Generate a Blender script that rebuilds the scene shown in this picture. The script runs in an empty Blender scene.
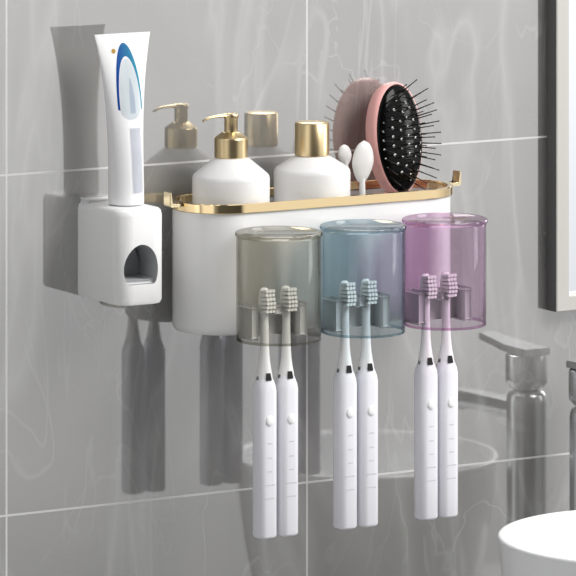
import bpy, bmesh, math, random
from mathutils import Vector, Matrix
random.seed(4)
scn = bpy.context.scene
col = scn.collection
PI = math.pi
Z0 = 1200.0   # height (mm) of the picture's centre above the floor
def P(x, d, z):
    """x along the wall, d out from the wall, z up (mm, from the picture's centre) -> world metres"""
    return Vector((x / 1000, -d / 1000, (z + Z0) / 1000))

# ------------------------------------------------------------ camera
YAW = math.radians(30.556); DIST = 4.924
cam = bpy.data.objects.new('camera', bpy.data.cameras.new('camera'))
col.objects.link(cam); scn.camera = cam
cam.location = (-DIST * math.sin(YAW), -DIST * math.cos(YAW), Z0 / 1000 + .7259)
cam.rotation_euler = (PI / 2, 0, -YAW)
cam.data.sensor_width = 36; cam.data.lens = 4924 / 576 * 36
cam.data.shift_y = -(288 + 437.9) / 576
cam.data.clip_end = 50

# ------------------------------------------------------------ world: a soft bright room around
w = bpy.data.worlds.new('room_light'); scn.world = w; w.use_nodes = True
nt = w.node_tree; N = nt.nodes; L = nt.links
bg = N['Background']
tc = N.new('ShaderNodeTexCoord'); sep = N.new('ShaderNodeSeparateXYZ'); L.new(tc.outputs['Generated'], sep.inputs[0])
ym = N.new('ShaderNodeMath'); ym.operation = 'MULTIPLY'; ym.inputs[1].default_value = -1; L.new(sep.outputs['Y'], ym.inputs[0])
at = N.new('ShaderNodeMath'); at.operation = 'ARCTAN2'; L.new(sep.outputs['X'], at.inputs[0]); L.new(ym.outputs[0], at.inputs[1])
mr = N.new('ShaderNodeMapRange'); mr.inputs['From Min'].default_value = -PI; mr.inputs['From Max'].default_value = PI
L.new(at.outputs[0], mr.inputs['Value'])
def ramp(stops, interp='LINEAR'):
    r = N.new('ShaderNodeValToRGB'); r.color_ramp.interpolation = interp
    e = r.color_ramp.elements
    e[0].position = stops[0][0]; e[0].color = (stops[0][1],) * 3 + (1,)
    e[1].position = stops[-1][0]; e[1].color = (stops[-1][1],) * 3 + (1,)
    for p, c in stops[1:-1]: e.new(p).color = (c, c, c, 1)
    return r
def az(deg): return (deg + 180) / 360
ra = ramp([(az(-170), .35), (az(-118), .40), (az(-114), 2.0), (az(-100), 2.0), (az(-96), .35), (az(-80), .5), (az(-72), 1.1), (az(-50), 1.1), (az(-46), .35), (az(-36), .10), (az(15), .06),
           (az(21), .82), (az(25), .97), (az(48), 1.0), (az(78), .7), (az(92), .55), (az(96), 1.9), (az(112), 1.9), (az(116), .4), (az(150), .4)])  # bright and dark bands added to shape reflections in cups and gold rim
L.new(mr.outputs[0], ra.inputs[0])
mz = N.new('ShaderNodeMapRange'); mz.inputs['From Min'].default_value = -1; L.new(sep.outputs['Z'], mz.inputs['Value'])
rz = ramp([(0, .25), (.36, .28), (.388, .42), (.42, .76), (.46, 1.16), (.5, 1.2), (.75, 1.15), (1, 1.2)])
L.new(mz.outputs[0], rz.inputs[0])
mu = N.new('ShaderNodeMix'); mu.data_type = 'RGBA'; mu.blend_type = 'MULTIPLY'; mu.inputs['Factor'].default_value = 1
L.new(ra.outputs[0], mu.inputs['A']); L.new(rz.outputs[0], mu.inputs['B'])
L.new(mu.outputs['Result'], bg.inputs['Color']); bg.inputs['Strength'].default_value = 1.02

def area(name, loc, target, size, power, color=(1, 1, 1)):
    ld = bpy.data.lights.new(name, 'AREA'); ld.shape = 'RECTANGLE'; ld.size, ld.size_y = size; ld.energy = power; ld.color = color
    o = bpy.data.objects.new(name, ld); col.objects.link(o); o.location = loc
    o.rotation_euler = (Vector(target) - Vector(loc)).to_track_quat('-Z', 'Y').to_euler()
area('ceiling_softbox', (0.9, -1.5, 2.75), (0, 0, 1.2), (1.1, 1.1), 52, (1, .985, .96))  # overhead area light added for more light from above
area('key_light_right', (2.3, -1.0, 1.75), (0, 0, 1.2), (.7, 1.2), 16, (1, .99, .97))  # key area light added at the right; no window modelled there
scn.view_settings.view_transform = 'Standard'; scn.view_settings.look = 'None'
scn.view_settings.exposure = 0.0; scn.view_settings.gamma = 1

# ------------------------------------------------------------ materials
def mat(name, c, rough=.4, metal=0, **kw):
    m = bpy.data.materials.new(name); m.use_nodes = True
    b = m.node_tree.nodes['Principled BSDF']
    b.inputs['Base Color'].default_value = (*c, 1); b.inputs['Roughness'].default_value = rough; b.inputs['Metallic'].default_value = metal
    for k, v in kw.items(): b.inputs[k.replace('_', ' ')].default_value = v
    # very slight surface variation so nothing is a dead flat value
    n = m.node_tree.nodes.new('ShaderNodeTexNoise'); n.inputs['Scale'].default_value = 90
    r = m.node_tree.nodes.new('ShaderNodeMapRange'); r.inputs['To Min'].default_value = max(rough - .02, 0); r.inputs['To Max'].default_value = rough + .03
    m.node_tree.links.new(n.outputs[0], r.inputs['Value']); m.node_tree.links.new(r.outputs[0], b.inputs['Roughness'])
    return m
WHITE = mat('white_gloss_plastic', (.86, .86, .86), .22)
HOLD = mat('holder_white_plastic', (.80, .80, .80), .2)
CERAM = mat('white_ceramic', (.84, .845, .85), .16)
BOT = mat('white_bottle', (.76, .76, .76), .22)
TBW = mat('toothbrush_white', (.80, .80, .85), .25)
NECK = mat('toothbrush_neck_white', (.84, .84, .84), .25)
BRIS = mat('white_bristle', (.86, .86, .84), .6)
MARK = mat('grey_print', (.56, .56, .60), .5)
BUTT = mat('button_white', (.92, .92, .92), .3)
CHROME = mat('chrome', (.72, .73, .74), .08, 1)
DARK_REFL = mat('dark_chrome_reflection', (.02, .02, .02), .08, .6)  # near-black stands for dark reflections in a chrome ring
GOLD = mat('polished_gold', (.95, .74, .43), .07, 1)
GOLDP = mat('pale_gold', (.90, .76, .50), .12, 1)
BRASS = mat('satin_brass', (.66, .52, .30), .3, 1)
PINK = mat('pink_plastic', (.82, .43, .41), .35)
BLACK = mat('black_rubber', (.002, .002, .002), .12, Specular_IOR_Level=.12)
BLACKP = mat('black_pin', (.012, .010, .010), .35)
DOT = mat('pale_pin_socket', (.85, .85, .82), .4)
GREYP = mat('grey_plastic', (.42, .43, .44), .3)
TUBEW = mat('tube_white', (.88, .88, .89), .3)
FRAME = mat('beige_frame', (.50, .49, .465), .4)
SIDE_SHADE = mat('frame_side_shaded', (.10, .10, .10), .5)  # shade on the frame's side put into a darker colour
MIRROR = mat('mirror_silver', (.92, .95, 1.0), .02, 1)
COUNTER = mat('grey_stone', (.30, .30, .30), .3)
FAUC = mat('brushed_steel', (.66, .67, .69), .2, 1)
SPAT = mat('spatula_white', (.66, .655, .65), .35)
BACKP = mat('white_back', (.75, .75, .76), .35)
RESTP = mat('rest_grey_white_plastic', (.52, .52, .52), .3)
PALEB = mat('pale_blue_print', (.85, .90, .93), .35)
GREYB = mat('grey_blue_print', (.62, .70, .80), .4)
GOLDD = mat('gold_print', (.75, .48, .12), .4)

# blue logo: dark blue to cyan along its height
BLUE = bpy.data.materials.new('blue_arch_print'); BLUE.use_nodes = True
def blue_nodes():
    n = BLUE.node_tree.nodes; l = BLUE.node_tree.links; b = n['Principled BSDF']; b.inputs['Roughness'].default_value = .3
    t = n.new('ShaderNodeTexCoord'); s = n.new('ShaderNodeSeparateXYZ'); l.new(t.outputs['Object'], s.inputs[0])
    a = n.new('ShaderNodeMapRange'); a.inputs['From Min'].default_value = -.030; a.inputs['From Max'].default_value = 0.006
    l.new(s.outputs['X'], a.inputs['Value'])
    r = n.new('ShaderNodeValToRGB'); e = r.color_ramp.elements
    e[0].position = 0; e[0].color = (.01, .06, .38, 1); e[1].position = 1; e[1].color = (.03, .42, .62, 1)
    e.new(.45).color = (.008, .10, .50, 1)
    l.new(a.outputs[0], r.inputs[0]); l.new(r.outputs[0], b.inputs['Base Color'])
blue_nodes()

def glass(name, tint, gtint=(1, 1, 1)):
    """thin tinted clear plastic: light passes straight through, deeper colour at grazing angles, surface gloss"""
    m = bpy.data.materials.new(name); m.use_nodes = True
    n = m.node_tree.nodes; l = m.node_tree.links; n.clear()
    out = n.new('ShaderNodeOutputMaterial'); mx = n.new('ShaderNodeMixShader')
    tr = n.new('ShaderNodeBsdfTransparent'); gl = n.new('ShaderNodeBsdfGlossy'); gl.inputs['Roughness'].default_value = .04
    gl.inputs['Color'].default_value = (*gtint, 1)
    lw = n.new('ShaderNodeLayerWeight'); lw.inputs['Blend'].default_value = .5
    r = n.new('ShaderNodeValToRGB'); e = r.color_ramp.elements
    e[0].position = .45; e[0].color = (*tint, 1); e[1].position = 1; e[1].color = (*[t ** 6 * .3 for t in tint], 1); e.new(.7).color = (*[t ** 1.7 for t in tint], 1); e.new(.86).color = (*[t ** 4 * .8 for t in tint], 1)
    l.new(lw.outputs['Facing'], r.inputs[0]); l.new(r.outputs[0], tr.inputs['Color'])
    pw = n.new('ShaderNodeMath'); pw.operation = 'POWER'; pw.inputs[1].default_value = 4.5; l.new(lw.outputs['Facing'], pw.inputs[0])
    fr = n.new('ShaderNodeMath'); fr.operation = 'MULTIPLY_ADD'; fr.inputs[1].default_value = .6; fr.inputs[2].default_value = .026; l.new(pw.outputs[0], fr.inputs[0])
    l.new(fr.outputs[0], mx.inputs[0]); l.new(tr.outputs[0], mx.inputs[1]); l.new(gl.outputs[0], mx.inputs[2]); l.new(mx.outputs[0], out.inputs['Surface'])
    return m
G_SMOKE = glass('smoky_clear_plastic', (.89, .886, .865))
G_SMOKE_EDGE = glass('smoky_clear_plastic_edge_tint', (0.689, 0.679, 0.629))
G_BLUE = glass('blue_clear_plastic', (.85, .893, .91))
G_BLUE_EDGE = glass('blue_clear_plastic_edge_tint', (0.594, 0.696, 0.739))
G_PURPLE = glass('purple_clear_plastic', (.905, .845, .90))
G_PURPLE_EDGE = glass('purple_clear_plastic_edge_tint', (0.779, 0.606, 0.753))

def wall_material():
    m = bpy.data.materials.new('grey_marble_tile'); m.use_nodes = True
    n = m.node_tree.nodes; l = m.node_tree.links; n.clear()
    out = n.new('ShaderNodeOutputMaterial')
    t = n.new('ShaderNodeTexCoord'); s = n.new('ShaderNodeSeparateXYZ'); l.new(t.outputs['Object'], s.inputs[0])
    def math_(op, a, b=None, c=None):
        q = n.new('ShaderNodeMath'); q.operation = op
        for i, v in enumerate((a, b, c)):
            if v is None: continue
            if isinstance(v, (int, float)): q.inputs[i].default_value = v
            else: l.new(v, q.inputs[i])
        return q.outputs[0]
    def line(src, period, off, half):
        f = math_('PINGPONG', math_('SUBTRACT', src, off), period / 2)      # 0 on a joint
        return math_('LESS_THAN', f, half)
    gx = line(s.outputs['X'], .3383, -.3162, .0010)
    gz = line(s.outputs['Z'], .3295, (133 + Z0) / 1000, .0010)
    g = math_('MAXIMUM', gx, gz)
    # soft cloudy variation
    no = n.new('ShaderNodeTexNoise'); no.inputs['Scale'].default_value = 3.2; no.inputs['Detail'].default_value = 4; no.inputs['Distortion'].default_value = .8
    l.new(t.outputs['Object'], no.inputs['Vector'])
    cr = n.new('ShaderNodeValToRGB'); e = cr.color_ramp.elements
    e[0].position = .3; e[0].color = (.148, .146, .141, 1); e[1].position = .7; e[1].color = (.222, .217, .204, 1)
    l.new(no.outputs[0], cr.inputs[0])
    # fine veins, two directions
    def vein(rot, scale, seed, width, stretch):
        mp = n.new('ShaderNodeMapping'); mp.inputs['Rotation'].default_value = (0, rot, 0); mp.inputs['Scale'].default_value = (stretch, 1, 1); mp.inputs['Location'].default_value = (seed, seed * .7, 0)
        l.new(t.outputs['Object'], mp.inputs['Vector'])
        v = n.new('ShaderNodeTexNoise'); v.inputs['Scale'].default_value = scale; v.inputs['Detail'].default_value = 3; v.inputs['Distortion'].default_value = 1.2; v.inputs['Roughness'].default_value = .5
        l.new(mp.outputs[0], v.inputs['Vector'])
        a = math_('ABSOLUTE', math_('SUBTRACT', v.outputs[0], .5))
        k = n.new('ShaderNodeMapRange'); k.inputs['From Min'].default_value = 0; k.inputs['From Max'].default_value = width; k.inputs['To Min'].default_value = 1; k.inputs['To Max'].default_value = 0
        l.new(a, k.inputs['Value']); return k.outputs[0]
    v1 = vein(.5, 2.6, 3.1, .012, 2.6); v2 = vein(.15, 4.0, 8.3, .010, 2.2)
    msk = n.new('ShaderNodeTexNoise'); msk.inputs['Scale'].default_value = 6; l.new(t.outputs['Object'], msk.inputs['Vector'])
    mk = n.new('ShaderNodeMapRange'); mk.inputs['From Min'].default_value = .42; mk.inputs['From Max'].default_value = .7; l.new(msk.outputs[0], mk.inputs['Value'])
    vv = math_('MULTIPLY', math_('MAXIMUM', v1, v2), mk.outputs[0])
    v3 = vein(.62, 1.7, 5.2, .07, 3.4); vv = math_('ADD', math_('MULTIPLY', vv, .38), math_('MULTIPLY', math_('MULTIPLY', v3, v3), .34))
    m1 = n.new('ShaderNodeMix'); m1.data_type = 'RGBA'; l.new(vv, m1.inputs['Factor']); l.new(cr.outputs[0], m1.inputs['A']); m1.inputs['B'].default_value = (.42, .42, .41, 1)
    m2 = n.new('ShaderNodeMix'); m2.data_type = 'RGBA'; l.new(g, m2.inputs['Factor']); l.new(m1.outputs['Result'], m2.inputs['A']); m2.inputs["B"].default_value = (.62, .62, .61, 1)
    df = n.new('ShaderNodeBsdfDiffuse'); l.new(m2.outputs['Result'], df.inputs['Color'])
    gl = n.new('ShaderNodeBsdfGlossy'); gl.inputs['Roughness'].default_value = .045; gl.inputs['Color'].default_value = (.98, .98, .98, 1)
    mx = n.new('ShaderNodeMixShader')
    fac = math_('SUBTRACT', .335, math_('MULTIPLY', g, .26)); l.new(fac, mx.inputs[0])
    l.new(df.outputs[0], mx.inputs[1]); l.new(gl.outputs[0], mx.inputs[2]); l.new(mx.outputs[0], out.inputs['Surface'])
    return m
WALL = wall_material()

# ------------------------------------------------------------ mesh helpers
def obj(name, bm, m, parent=None, smooth=True, angle=35):
    bmesh.ops.recalc_face_normals(bm, faces=bm.faces)
    me = bpy.data.meshes.new(name); bm.to_mesh(me); bm.free()
    for mm in (m if isinstance(m, (list, tuple)) else [m]): me.materials.append(mm)
    if smooth:
        me.polygons.foreach_set('use_smooth', [True] * len(me.polygons))
        me.set_sharp_from_angle(angle=math.radians(angle))
    o = bpy.data.objects.new(name, me); col.objects.link(o)
    if parent:
        o.parent = parent
        q, off = parent, Vector((0, 0, 0))
        while q: off = off + q.location; q = q.parent
        me.transform(Matrix.Translation(-off))
    return o
def thing(name, label, cat, loc, group=None):
    o = bpy.data.objects.new(name, None); col.objects.link(o); o.empty_display_size = .02
    o.location = loc; o['label'] = label; o['category'] = cat
    if group: o['group'] = group
    return o
def loft(bm, rings, cap0=True, cap1=True, mi=0):
    vs = [[bm.verts.new(p) for p in r] for r in rings]
    n = len(rings[0])
    for a, b in zip(vs, vs[1:]):
        for i in range(n):
            bm.faces.new((a[i], a[(i + 1) % n], b[(i + 1) % n], b[i])).material_index = mi
    if cap0: bm.faces.new(vs[0][::-1]).material_index = mi
    if cap1: bm.faces.new(vs[-1]).material_index = mi
    return vs
def circle(x, d, z, r, n=48, rd=None): 
    rd = rd or r
    return [P(x + r * math.cos(2 * PI * i / n), d + rd * math.sin(2 * PI * i / n), z) for i in range(n)]
def lathe(x, d, prof, n=48, bm=None):
    """closed solid of revolution around the vertical through (x, d); prof = [(r, z)...] from bottom to top"""
    bm = bm or bmesh.new()
    prof = [(max(r, .02), z) for r, z in prof]
    loft(bm, [circle(x, d, z, r, n) for r, z in prof])
    return bm
def rrect(x0, x1, d0, d1, r, n=10):
    pts = []
    for cx, cd, a0 in ((x1 - r, d1 - r, 0), (x0 + r, d1 - r, 90), (x0 + r, d0 + r, 180), (x1 - r, d0 + r, 270)):
        for i in range(n + 1):
            a = math.radians(a0 + 90 * i / n); pts.append((cx + r * math.cos(a), cd + r * math.sin(a)))
    return pts
def ring(pts, z): return [P(x, d, z) for x, d in pts]
def box(x0, x1, d0, d1, z0, z1, bev=0, seg=3, bm=None):
    bm = bm or bmesh.new(); b2 = bmesh.new()
    bmesh.ops.create_cube(b2, size=1)
    for v in b2.verts:
        v.co = P(x0 + (x1 - x0) * (v.co.x + .5), d0 + (d1 - d0) * (v.co.y + .5), z0 + (z1 - z0) * (v.co.z + .5))
    if bev: bmesh.ops.bevel(b2, geom=b2.edges[:] , offset=bev / 1000, segments=seg, affect='EDGES', profile=.5)
    me = bpy.data.meshes.new('tmp'); b2.to_mesh(me); b2.free(); bm.from_mesh(me); bpy.data.meshes.remove(me)
    return bm
def tube(bm, pts, rad, n=10, flat=1.0, mi=0):
    """pts in world metres, rad in mm (one or per point)"""
    rings = []
    for i, p in enumerate(pts):
        t = (pts[min(i + 1, len(pts) - 1)] - pts[max(i - 1, 0)]).normalized()
        up = Vector((0, 0, 1)) if abs(t.z) < .95 else Vector((0, 1, 0))
        a = t.cross(up).normalized(); b = a.cross(t).normalized()
        r = (rad[i] if isinstance(rad, (list, tuple)) else rad) / 1000
        rings.append([p + a * r * math.cos(2 * PI * k / n) + b * r * flat * math.sin(2 * PI * k / n) for k in range(n)])
    loft(bm, rings, mi=mi); return bm
def prism(bm, outline, f, d0, d1, mi=0):
    """outline [(u,v)], f(u,v,t)->Vector, t=d0..d1"""
    loft(bm, [[f(u, v, d0) for u, v in outline], [f(u, v, d1) for u, v in outline]], mi=mi); return bm
def disk_prof(r, z0, z1, e=1.5):
    return [(r - e, z0), (r - e * .3, z0 + e * .3), (r, z0 + e), (r, z1 - e), (r - e * .3, z1 - e * .3), (r - e, z1)]
def structure(o): o['kind'] = 'structure'; return o

# ------------------------------------------------------------ setting
bm = bmesh.new()
structure(obj('wall_back', box(-1500, 1500, -100, 0, -Z0, 1500), WALL, smooth=False))

structure(obj('floor', box(-1500, 1500, 0, 2600, -Z0 - 50, -Z0), mat('floor_tile', (.4, .4, .4), .4), smooth=False))
CT = -408   # worktop height
# vanity: cabinet and stone worktop that carry the basin and the faucet
van = thing('vanity_cabinet', 'grey bathroom vanity cabinet under the white basin', 'cabinet', P(406, 200, -Z0))
obj('body', box(112, 700, 1, 410, -Z0, -438.5, 3), mat('grey_lacquer', (.3, .3, .31), .35), van, smooth=False)
for x0, x1 in ((118, 403), (409, 694)):
    dr = obj('door', box(x0, x1, 410, 426, -Z0 + 60, -446, 3), mat('grey_door', (.33, .33, .34), .35), van, smooth=False)
    obj('handle', box((x0 + x1) / 2 - 50, (x0 + x1) / 2 + 50, 426, 436, -500, -492, 2), CHROME, dr)
wt = obj('worktop', box(96, 720, .5, 440, CT - 30, CT, 3), COUNTER, smooth=False)
wt['label'] = 'grey stone worktop below the white round basin'; wt['category'] = 'worktop'

# ------------------------------------------------------------ basin
bx, bd, bz = 250, 258, -229
R = 141

bas = thing('wash_basin', 'white round vessel basin at the bottom right corner', 'basin', P(bx, bd, CT))
prof = [(.5, CT), (100, CT), (108, CT + 4), (120, -375), (131, -320), (137, -270), (R - .5, bz - 3), (R, bz - 1), (R - 1.2, bz + .6), (R - 3, bz + 1), (R - 5, bz + .4), (R - 6, bz - 2),
        (R - 10, bz - 40), (R - 20, bz - 90), (R - 44, bz - 130), (60, bz - 146), (21, bz - 151), (.5, bz - 151.3)]
obj('bowl', lathe(bx, bd, prof, 96), CERAM, bas, angle=60)
obj('drain', lathe(bx, bd, [(18, bz - 151), (20, bz - 148), (17, bz - 146.5), (.5, bz - 146)], 32), CHROME, bas)

# ------------------------------------------------------------ faucet
fx, fd = 324, 59
fa = thing('basin_faucet', 'brushed steel tall basin faucet standing at the right edge behind the basin', 'faucet', P(fx, fd, CT))
obj('base_flange', lathe(fx, fd, disk_prof(27, CT, CT + 5, 1), 48), FAUC, fa)
obj('body', lathe(fx, fd, [(21, CT + 5), (21, -150), (20.5, -144), (18, -139), (15, -137.5), (.5, -137)], 64), FAUC, fa, angle=50)
obj('head', lathe(fx, fd, [(.5, -137.2), (14, -137), (17.5, -135), (21.5, -130), (22, -126), (22, -102), (21.6, -100.5), (20.5, -100), (.5, -100)], 64), FAUC, fa, angle=50)
lv = bmesh.new()
path = [(fd - 20, -100), (fd + 20, -99.5), (fd + 50, -97.5), (fd + 76, -95)]
wd = [16, 17, 12, 10]
rings = []
for (d, z), w_ in zip(path, wd):
    rings.append([P(fx + sx * w_, d, z + sz) for sx, sz in ((-1, 1), (-.9, 0), (.9, 0), (1, 1), (1, 6), (.9, 7.5), (-.9, 7.5), (-1, 6))])
loft(lv, rings); obj('lever', lv, FAUC, fa)
sp = bmesh.new(); rings = []
for d, z in ((fd + 15, -160), (fd + 60, -161), (fd + 110, -163), (fd + 146, -166)):
    rings.append([P(fx + 13 * math.copysign(abs(math.cos(a)) ** .6, math.cos(a)), d, z + 8 * math.copysign(abs(math.sin(a)) ** .6, math.sin(a)) * 1.2) for a in [2 * PI * k / 24 for k in range(24)]])
loft(sp, rings); so = obj('spout', sp, FAUC, fa)
obj('aerator', lathe(fx, fd + 132, [(8, -177), (8.5, -176), (8.5, -171)], 24), CHROME, so)

# ------------------------------------------------------------ framed mirror at right
mx0, mx1, mz0, mz1, md = 310.5, 900, -46, 760, 18
mi_ = thing('wall_mirror', 'rectangular wall mirror with a beige frame at the upper right edge', 'mirror', P((mx0 + mx1) / 2, 0, mz0))
fr = bmesh.new()
outer = [(mx0, mz0), (mx1, mz0), (mx1, mz1), (mx0, mz1)]
def fin(k): return [(mx0 + k, mz0 + k), (mx1 - k, mz0 + k), (mx1 - k, mz1 - k), (mx0 + k, mz1 - k)]
lay = [(outer, 0), (outer, md - 1), (fin(1), md), (fin(15), md), (fin(18), md - 5), (fin(18), 4)]
vs = [[fr.verts.new(P(x, d, z)) for x, z in o_] for o_, d in lay]
for k, (a, b) in enumerate(zip(vs, vs[1:])):
    for i in range(4):
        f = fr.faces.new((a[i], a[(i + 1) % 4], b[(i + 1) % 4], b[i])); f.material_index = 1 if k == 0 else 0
fr.faces.new(vs[0][::-1])
obj('frame', fr, [FRAME, SIDE_SHADE], mi_, smooth=False)
obj('mirror_glass', box(mx0 + 17, mx1 - 17, 4, 9, mz0 + 17, mz1 - 17), MIRROR, mi_, smooth=False)

# ------------------------------------------------------------ wall holder (tray)
hx0, hx1 = -151.5, 151.5
hd0, hd1 = 0, 97
ht = thing('toothbrush_holder', 'long white wall organizer with a gold rim holding bottles, hairbrush and cups', 'holder', P(0, 0, -25))
b = bmesh.new()
def rr(o, r=46): return rrect(hx0 + o, hx1 - o, hd0 + o, hd1 - o, r - o)
rings = [ring(rr(6), -26), ring(rr(2.2), -25.2), ring(rr(.5), -22.5), ring(rr(0), -19), ring(rr(0), 94), ring(rr(3), 94), ring(rr(3), -18), ring(rr(6), -21)]
loft(b, rings); obj('body', b, HOLD, ht, angle=50)
b = bmesh.new()
rings = [ring(rr(-2), 93), ring(rr(-2.6), 93.6), ring(rr(-2.6), 101.4), ring(rr(-2), 102), ring(rr(2), 102), ring(rr(3), 101), ring(rr(3), 93)]
loft(b, rings + [rings[0]], False, False); bmesh.ops.remove_doubles(b, verts=b.verts, dist=1e-6)
for v in b.verts:                                  # the back of the rim stays in front of the wall
    v.co.y = min(v.co.y, -.0005)
rim = obj('gold_rim', b, GOLD, ht, angle=30); rim['label'] = 'polished gold rim'
# shelf the bottles stand on, and the divider beside it
b = bmesh.new()
pts = [(x, d) for x, d in rr(3.2) if x < 36]
xs = [(38, hd1 - 3.2)] + pts + [(38, hd0 + 3.2)]
loft(b, [ring(xs, 80), ring(xs, 84)]); obj('shelf', b, HOLD, ht, smooth=False)
obj('divider', box(38, 41, 3.5, 93.5, -20, 90), HOLD, ht, smooth=False)
# end hooks
for s, xe in ((-1, hx0 - 2.6), (1, hx1 + 2.6)):
    b = bmesh.new()
    prof = [(0, 98), (s * 12.5, 98), (s * 14, 99.5), (s * 14, 112), (s * 11.8, 112.8), (s * 11.4, 101.2), (0, 101.2)]
    prism(b, prof, lambda u, v, t, xe=xe: P(xe + u, t, v), 46, 59)
    bmesh.ops.bevel(b, geom=[e for e in b.edges], offset=.0006, segments=2, affect='EDGES')
    h = obj('hook', b, GOLDP, ht, angle=40); h['label'] = 'small gold end hook'

# slotted toothbrush rests below the cups
for cx in (-91, 3.7, 98.6):
    b = bmesh.new()
    box(cx - 8, cx + 22, 96.5, 121, -18, -5, 2, 2, b)
    box(cx - 29, cx + 28, 117, 124, -22, 2, 2, 2, b)
    for k, dx in enumerate((-29, -2.2, 25)):
        box(cx + dx - 3.6, cx + dx + 3.6, 118, 139, 0 if k == 1 else -22, 7, 2, 2, b)
    obj('brush_rest', b, RESTP, ht, angle=40)

# ------------------------------------------------------------ cups
def cup(cx, m, label):
    t = thing('rinse_cup', label, 'cup', P(cx, 139, -25.5), 'upside-down clear cups hanging on the holder')
    zt, zb = 79.5, -25.5
    r = 41.0
    prof_o = [(r - .7, zb), (r, zb + .6), (r, zb + 2.6), (r, zt - 6.5), (r + .2, zt - 5), (r + 1.3, zt - 3.6), (r + 1.5, zt - 2.2), (r + .8, zt - .7), (r - 1.0, zt), (r - 4, zt - .6), (r - 6, zt - 1.6), (.5, zt - 1.8)]
    prof_i = [(.5, zt - 4.2), (r - 4.5, zt - 4.2), (r - 2.2, zt - 5.2), (r - 1.5, zt - 7.5), (r - 1.4, zb + 2.6), (r - 1.4, zb + .6), (r - 1.2, zb)]
    b = bmesh.new(); n = 72
    pr = prof_o + prof_i
    rings = [circle(cx, 139, z, q, n) for q, z in pr]
    # outer skin with its top, inner skin with its ceiling
    vo = loft(b, rings[:len(prof_o)], False, True); vi = loft(b, rings[len(prof_o):], True, False)
    for i in range(n):
        b.faces.new((vi[-1][i], vi[-1][(i + 1) % n], vo[0][(i + 1) % n], vo[0][i]))
    lo = (zb + 2.7 + Z0) / 1000; hi0 = (zt - 5.1 + Z0) / 1000; hi1 = (zt - .6 + Z0) / 1000
    for f in b.faces:                                 # edge-on darkening of mouth and base flange put into a denser tint
        zs = [v.co.z for v in f.verts]
        if max(zs) < lo or (min(zs) > hi0 and max(zs) < hi1 and math.hypot(f.verts[0].co.x - cx / 1000, f.verts[0].co.y + .139) > .038): f.material_index = 1
    obj('cup_shell', b, m, t, angle=40)
    return t
cup(-92.4, [G_SMOKE, G_SMOKE_EDGE], 'smoky grey clear cup hanging upside down, leftmost of the three cups')
cup(3.0, [G_BLUE, G_BLUE_EDGE], 'pale blue clear cup hanging upside down between grey and purple cups')
cup(97.3, [G_PURPLE, G_PURPLE_EDGE], 'purple pink clear cup hanging upside down on the right')

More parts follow.
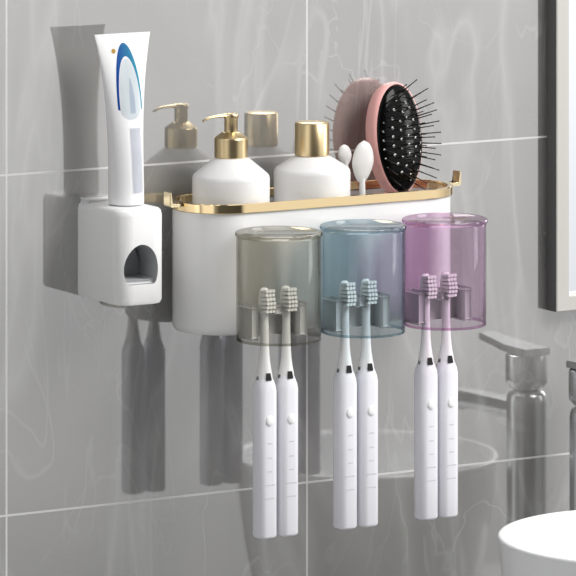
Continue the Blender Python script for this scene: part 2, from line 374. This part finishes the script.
# ------------------------------------------------------------ toothbrushes
def toothbrush(x, d, zb, label, group='electric toothbrushes hanging under the cups'):
    t = thing('electric_toothbrush', label, 'toothbrush', P(x, d, zb), group)
    def Z(v): return zb + v
    def sq(w, r, z): return ring(rrect(x - w, x + w, d - w, d + w, r, 5), z)
    b = bmesh.new()
    W = 10.3
    rings = [sq(W - 2.2, 6.0, Z(0)), sq(W - .8, 7, Z(.6)), sq(W, 6.8, Z(2.5)), sq(W, 6.8, Z(142)), sq(W - .5, 7.2, Z(147)), sq(W - 1.6, 7.4, Z(151)), sq(W - 2.8, 6.8, Z(154.5))]
    loft(b, rings); obj('handle', b, TBW, t, angle=50)
    b = bmesh.new()
    prof = [(7.8, 154.3), (7.4, 158), (6.4, 163), (5.4, 170), (4.7, 178), (4.3, 188), (4.1, 200), (4.0, 212)]
    loft(b, [circle(x, d, Z(z), r, 24) for r, z in prof] +
         [circle(x, d - .6, Z(216), 4.8, 24, 3.2), circle(x, d - 1, Z(221), 5.9, 24, 2.8), circle(x, d - 1, Z(230), 6.2, 24, 2.8), circle(x, d - 1, Z(238), 5.2, 24, 2.6), circle(x, d - 1, Z(241), 3, 24, 1.8)])
    hd = obj('brush_neck', b, NECK, t, angle=60)
    b = bmesh.new()
    for j in range(6):                                      # rows of tufts, tops cut on a slant
        z = Z(218.5 + 3.9 * j)
        for i in range(3):
            xx = x + (i - 1) * 3.5
            ln = 10.5 + 1.6 * math.sin(j * .9) + (1.2 if j == 5 else 0)
            tube(b, [P(xx, d + .6, z), P(xx, d + 1.5 + ln * .6, z + .6), P(xx, d + 1.5 + ln, z + 1.2)], [1.45, 1.6, 1.7], 8)
    obj('bristles', b, BRIS, hd)
    # power button on the front
    b = bmesh.new()
    def yd(px, pz, t_): return P(x + px, d + W + t_, Z(pz))
    o_ = [(4.0 * math.cos(2 * PI * k / 24), 114 + 4.6 * math.sin(2 * PI * k / 24)) for k in range(24)]
    i_ = [(3.2 * math.cos(2 * PI * k / 24), 114 + 3.8 * math.sin(2 * PI * k / 24)) for k in range(24)]
    loft(b, [[yd(u, v, -.5) for u, v in o_], [yd(u, v, 1.0) for u, v in o_], [yd(u, v, 1.5) for u, v in i_]])
    obj('button', b, BUTT, t)
    for k, (h, wd_) in enumerate(((92, 2.6), (78, 2.6), (65, 2.6), (52, 5.4), (39, 5))):
        b = box(x - wd_, x + wd_, d + W - .4, d + W + .12, Z(h) - .6, Z(h) + .6)
        m_ = obj('mode_mark', b, MARK, t, smooth=False)
    # inlays front and left of the collar; front one paints the chrome ring's dark reflection
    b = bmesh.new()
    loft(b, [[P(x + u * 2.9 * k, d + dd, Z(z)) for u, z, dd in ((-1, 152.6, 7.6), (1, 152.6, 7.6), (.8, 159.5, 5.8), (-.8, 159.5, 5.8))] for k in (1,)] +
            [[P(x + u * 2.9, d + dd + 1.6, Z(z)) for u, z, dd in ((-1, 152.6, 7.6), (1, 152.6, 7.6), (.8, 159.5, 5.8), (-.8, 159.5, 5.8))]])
    o = obj('reflection_inlay', b, DARK_REFL, t, smooth=False); o['label'] = 'small inlay with a dark chrome reflection painted in'
    b = bmesh.new()
    q = ((-1, 152.6, 7.4), (1, 152.6, 7.4), (.8, 159.5, 5.6), (-.8, 159.5, 5.6))
    loft(b, [[P(x - dd, d + u * 2, Z(z)) for u, z, dd in q], [P(x - dd - 1.0, d + u * 2, Z(z)) for u, z, dd in q]])
    o = obj('reflection_inlay', b, CHROME, t, smooth=False); o['label'] = 'small bright chrome inlay'
    return t
LB = ['white electric toothbrush, left of the two under the smoky grey cup', 'white electric toothbrush, right of the two under the smoky grey cup',
      'white electric toothbrush, left of the two under the pale blue cup', 'white electric toothbrush, right of the two under the pale blue cup',
      'white electric toothbrush, left of the two under the purple cup', 'white electric toothbrush, right of the two under the purple cup']
def copy_tree(o, parent=None):
    c = o.copy(); col.objects.link(c)
    if parent: c.parent = parent
    for ch in list(o.children): copy_tree(ch, c)
    return c
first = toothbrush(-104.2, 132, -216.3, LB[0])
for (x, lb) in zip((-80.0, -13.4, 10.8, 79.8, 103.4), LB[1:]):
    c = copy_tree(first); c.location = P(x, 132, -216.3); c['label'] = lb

# ------------------------------------------------------------ bottles
t = thing('soap_dispenser_bottle', 'white round bottle with a brass pump and curved spout', 'bottle', P(-94.5, 50, 84))
obj('body', lathe(-94.5, 50, [(35, 84), (37, 84.5), (38, 86.5), (38.2, 121), (37.6, 123.8), (36, 126), (18.5, 140.3), (16, 141.8), (13, 142.5), (13, 144)], 80), BOT, t, angle=40)
obj('collar', lathe(-94.5, 50, [(15.8, 141.6), (16.4, 142.4), (16.4, 160.2), (15.9, 161.4), (9.2, 166.4), (8, 166.9), (7, 167)], 64), BRASS, t, angle=20)
pm = obj('pump_head', lathe(-94.5, 50, [(6.6, 166), (6.6, 180), (7.4, 181), (7.4, 184), (6.8, 184.8), (.5, 185)], 40), BRASS, t, angle=50)
b = bmesh.new()
pts = [P(-94.5, 50, 182.8), P(-104, 50, 183), P(-114, 50, 182.6), P(-121, 50, 181.4), P(-126, 50, 179)]
tube(b, pts, [5, 3.6, 2.6, 2.2, 1.8], 16, .5); obj('spout', b, BRASS, pm)
t = thing('cosmetic_bottle', 'white round bottle with a tall plain brass cap', 'bottle', P(-1.9, 50, 84))
obj('body', lathe(-1.9, 50, [(35, 84), (37, 84.5), (38, 86.5), (38.2, 121), (37.6, 124), (36, 126.4), (19, 136.8), (16.5, 138), (14, 138.5), (14, 140)], 80), BOT, t, angle=40)
obj('cap', lathe(-1.9, 50, [(16.2, 137.9), (17.1, 138.6), (17.1, 170), (16.2, 171), (.5, 171.2)], 56), BRASS, t, angle=50)

# ------------------------------------------------------------ white spatulas
def spatula(x, d, zc, rw, rh, lean, label):
    t = thing('cosmetic_spatula', label, 'spatula', P(x, d, -18), 'white spatulas in the holder')
    b = bmesh.new(); rings = []
    n = 20
    ks = [-1 + 2 * i / 16 for i in range(17)]
    for k in ks:
        s = math.sqrt(max(1 - k * k, .004)) * rw * (1 if k > 0 else (1 - .3 * abs(k) ** 1.2)) * 1.08
        rings.append([P(x + lean * k + s * math.cos(2 * PI * i / n), d + (s * .42) * math.sin(2 * PI * i / n), zc + rh * k) for i in range(n)])
    loft(b, rings); obj('paddle', b, SPAT, t, angle=60)
    b = bmesh.new(); tube(b, [P(x + 2, d, -18), P(x + 1, d, 60), P(x - lean * .6, d, zc - rh * .8), P(x - lean * .3, d, zc - rh * .4)], [3, 3, 3, 2.5], 14)
    obj('stem', b, SPAT, t)
spatula(52.2, 58, 128.5, 11.3, 21.5, 1.5, 'larger white spatula with an oval head beside the pink hairbrush')
spatula(49.5, 28, 132.5, 7.2, 11, -1, 'smaller white spatula with an oval head behind the capped bottle')

# ------------------------------------------------------------ hairbrush
hb = thing('hairbrush', 'pink oval hairbrush with a black cushion and long black pins', 'hairbrush', P(104, 40, -18))
A = math.radians(12); T = math.radians(6)
nrm = Vector((math.sin(A) * math.cos(T), -math.cos(A) * math.cos(T), math.sin(T)))
wdir = Vector((math.cos(A), math.sin(A), 0)); udir = wdir.cross(nrm).normalized(); udir = udir if udir.z > 0 else -udir
HC = P(109, 34, 146.5)
def HB(u, v, t_): return HC + wdir * u / 1000 + udir * v / 1000 + nrm * t_ / 1000
def egg(w_, h_, n=56):
    return [(w_ * math.cos(2 * PI * k / n) * (1 + .04 * math.sin(2 * PI * k / n)), h_ * math.sin(2 * PI * k / n)) for k in range(n)]
b = bmesh.new()
lay = [(20, 44, -20), (27, 50, -19), (31, 54, -15), (33.2, 56.5, -9), (33.6, 57, -3), (32.8, 56, .5), (31, 54.5, 1.6), (29.6, 53, .6), (29.4, 52.6, -2)]
loft(b, [[HB(u, v, tt) for u, v in egg(w_, h_)] for w_, h_, tt in lay])
obj('back_shell', b, PINK, hb, angle=60)
b = bmesh.new(); lay = [(30.6, 53.6, -1), (31.2, 54.2, 1.4), (29, 51, 4.2), (23, 44, 6.2), (16, 33, 8.4), (8, 18, 9.7), (1, 2, 10)]
loft(b, [[HB(u, v, tt) for u, v in egg(w_, h_)] for w_, h_, tt in lay]); obj('cushion', b, BLACK, hb, angle=70)
b = bmesh.new(); tube(b, [HB(0, -52, -9), HB(0, -62, -9), P(105, 38, 50), P(105, 40, 0), P(105, 40, -18)], [13, 9, 8, 9.5, 8], 20, .8); obj('handle', b, PINK, hb)
def cushion_t(u, v):
    q = (u / 29.6) ** 2 + (v / 52.8) ** 2
    return 10 * math.sqrt(max(1 - q, 0)) if q > .5 else 10 * (1 - q * .42)
pin0 = None
rows = [(-44, 2), (-35, 4), (-26, 5), (-17, 6), (-8, 6), (1, 6), (10, 6), (19, 6), (28, 5), (37, 4), (45, 2)]
pins = []
for j, (v, k) in enumerate(rows):
    half = 25.5 * math.sqrt(max(1 - (v / 51.5) ** 2, 0))
    for i in range(k):
        u = -half + 2 * half * (i + (0.5 if k < 3 else 0)) / (k if k < 3 else k - 1)
        pins.append((u, v + (1.5 if i % 2 else -1.5)))
for u, v in pins:
    base = HB(u, v, cushion_t(u, v) - .4)
    dirn = (nrm + wdir * (u / 29.6) * .42 + udir * (v / 52.8) * .62).normalized()
    if pin0 is None:
        b = bmesh.new()
        bmesh.ops.create_cone(b, segments=8, radius1=.0007, radius2=.0005, depth=.023, cap_ends=True, matrix=Matrix.Translation((0, 0, .0115)))
        bmesh.ops.create_icosphere(b, subdivisions=1, radius=.0008, matrix=Matrix.Translation((0, 0, .0232)))
        for f in b.faces: f.material_index = 0
        k0 = len(b.faces)
        g = bmesh.ops.create_uvsphere(b, u_segments=10, v_segments=6, radius=.0015, matrix=Matrix.Diagonal((1, 1, .7, 1)))
        for v_ in g['verts']:
            for f in v_.link_faces: f.material_index = 1
        me = bpy.data.meshes.new('pin'); b.to_mesh(me); b.free(); me.materials.append(BLACKP); me.materials.append(DOT)
        me.polygons.foreach_set('use_smooth', [True] * len(me.polygons))
        pin0 = me
    o = bpy.data.objects.new('pin', pin0); col.objects.link(o); o.parent = hb
    o.location = base - hb.location; o.rotation_mode = 'QUATERNION'; o.rotation_quaternion = dirn.to_track_quat('Z', 'Y')

# ------------------------------------------------------------ toothpaste dispenser
dp = thing('toothpaste_dispenser', 'white wall mounted toothpaste squeezer with an arched opening', 'dispenser', P(-212, 0, 12))
b = bmesh.new()
X0, X1, D1, ZB, ZT = -238, -185, 85, 9.5, 102.5
def drr(o): 
    r = 16
    return [(x, d) for x, d in rrect(X0 + o, X1 - o, -30, D1 - o, max(r - o, 3), 8)]
def cl(pts): return [(x, max(d, 0)) for x, d in pts]
rings = [ring(cl(drr(5)), ZB), ring(cl(drr(1.6)), ZB + 1), ring(cl(drr(0)), ZB + 4.5), ring(cl(drr(0)), ZT - 7), ring(cl(drr(1.0)), ZT - 3), ring(cl(drr(3.2)), ZT - .9), ring(cl(drr(7)), ZT)]
loft(b, rings); bmesh.ops.remove_doubles(b, verts=b.verts, dist=1e-6)
bmesh.ops.dissolve_degenerate(b, edges=b.edges, dist=1e-6)
shell = obj('shell', b, [WHITE, GREYP], dp, angle=50)
def arch(w_, z0, z1, n=20):
    c = (z0 + z1) / 2 - 5; pts = [(w_ * .72, z0), (w_ * .80, z0 + 1)]
    for k in range(n + 1):
        a = math.radians(-28 + 236 * k / n); pts.append((w_ * math.cos(a), c + (z1 - c) * math.sin(a)))
    return pts + [(-w_ * .80, z0 + 1), (-w_ * .72, z0)]
cb = bmesh.new()
oc = arch(18.2, 30, 68.5)
prism(cb, oc, lambda u, v, t_: P(-213.5 + u, t_, v), 20, 98)
cut = obj('cutter', cb, GREYP, None, smooth=False)
cut.location = (0, 0, 0)
md_ = shell.modifiers.new('b', 'BOOLEAN'); md_.object = cut; md_.operation = 'DIFFERENCE'; md_.solver = 'EXACT'; md_.material_mode = 'TRANSFER'
bpy.context.view_layer.update()
dg = bpy.context.evaluated_depsgraph_get(); me = bpy.data.meshes.new_from_object(shell.evaluated_get(dg))
shell.modifiers.clear(); shell.data = me; bpy.data.objects.remove(cut)
me.polygons.foreach_set('use_smooth', [True] * len(me.polygons)); me.set_sharp_from_angle(angle=math.radians(35))
# squeezing lever and its ledge inside the opening
b = bmesh.new()
lo = arch(13, 30, 62, 14)
loft(b, [[P(-209 + u, 40 + (v - 30) * .35, v) for u, v in lo], [P(-209 + u, 46 + (v - 30) * .1, v) for u, v in lo]])
obj('push_lever', b, GREYP, dp)
obj('ledge', box(-229.5, -199, 40, 79, 30.2, 33.5, 1.2, 2), mat('ledge_grey', (.6, .61, .62), .3), dp)
b = box(X0 + 3, X1 - 4, 0, 16, ZT - 2, ZT + 2.5, 1.2, 2); obj('wall_bracket', b, BACKP, dp)

# ------------------------------------------------------------ toothpaste tube
tx, td = -209.5, 46; TZ0 = 104.2; tz1 = 269
tt = thing('toothpaste_tube', 'white toothpaste tube with a blue arch logo standing on the dispenser', 'toothpaste', P(tx, td, 103))
def tube_sec(k):
    """k 0..1 bottom to top -> centre x, half width, half depth"""
    s = k * k * (3 - 2 * k)
    hw = 17.4 + 13.4 * (max(0, k - .12) / .88) ** 2.3
    hd = 17.0 * (1 - k ** 1.7) + .7
    return tx - 4.2 * k ** 1.6, hw, hd
def tube_pt(k, a, off=0):
    cx, hw, hd = tube_sec(k)
    return P(cx + (hw + off) * math.cos(a), td + (hd + off) * math.sin(a), TZ0 + (tz1 - TZ0) * k)
b = bmesh.new(); n = 56
rings = [[tube_pt(0, 2 * PI * i / n, -2.0) - Vector((0, 0, .001)) for i in range(n)], [tube_pt(0, 2 * PI * i / n, -.5) - Vector((0, 0, .0006)) for i in range(n)]]
rings += [[tube_pt(k / 30, 2 * PI * i / n) for i in range(n)] for k in range(31)]
loft(b, rings); obj('tube_body', b, TUBEW, tt, angle=60)
def front_pt(u, z, off=.25):
    """u = offset (mm) from the tube's centre line on the front"""
    k = (z - TZ0) / (tz1 - TZ0); cx, hw, hd = tube_sec(k)
    c = max(-1, min(1, u / hw)); return P(cx + u, td + hd * math.sqrt(1 - c * c) + off, z)
def patch(inner, outer_, name, m, off=.25):
    """band between two polylines of (u,z); both the same length"""
    b = bmesh.new(); M = 6
    g = [[b.verts.new(front_pt(a[0] + (c[0] - a[0]) * j / M, a[1] + (c[1] - a[1]) * j / M, off)) for j in range(M + 1)] for a, c in zip(inner, outer_)]
    for r0, r1 in zip(g, g[1:]):
        for j in range(M): b.faces.new((r0[j], r0[j + 1], r1[j + 1], r1[j]))
    bmesh.ops.solidify(b, geom=b.faces[:], thickness=.00015)
    return obj(name, b, m, tt, angle=60)
def lean(z): return 1.6 - 2.6 * max(0, (z - 190) / 68) ** 1.3
ao, ai, el_t, el_b = [], [], [], []
for k in range(41):
    a = math.radians(-6 + 192 * k / 40); sa = math.sin(a); ca = math.cos(a)
    zo = 202 + 58 * sa; zi = 200 + 47 * sa
    ao.append((lean(zo) + 13.6 * ca, zo)); ai.append((lean(zi) + .4 + (12.0 if ca < 0 else 11.6) * ca, zi))
    e_ = math.radians(4 + 172 * k / 40); ze = 200 + 45 * math.sin(e_); u = lean(ze) + .3 + 10.8 * math.cos(e_)
    el_t.append((u, ze)); el_b.append((u, 199 - 13 * math.sqrt(max(0, 1 - min(1, abs((u - 1.5) / 12.2)) ** 2))))
ar = patch(ai, ao, 'logo_arch', BLUE); ar['label'] = 'blue arch logo'
po = patch(el_b, el_t, 'logo_oval', PALEB, .2)
st = patch([(.2, 192), (.2, 200), (.5, 210), (1, 218), (1.6, 226)], [(6, 192), (6, 200), (5.5, 210), (4.5, 218), (2.6, 226)], 'logo_motif', GREYB, .35)
pt = patch([(-1.5, 115), (-2, 130), (-2, 155), (-2, 178)], [(11, 115), (11, 130), (11, 155), (10.5, 178)], 'print_strip', mat('faded_blue_strip', (.79, .81, .87), .35))
gd = patch([(-12.2 - 2.2 * math.sin(PI * k / 8), 252.5 - 2.4 * math.cos(PI * k / 8)) for k in range(9)], [(-12.2 + 2.2 * math.sin(PI * k / 8), 252.5 - 2.4 * math.cos(PI * k / 8)) for k in range(9)], 'gold_seal', GOLDD, .3)
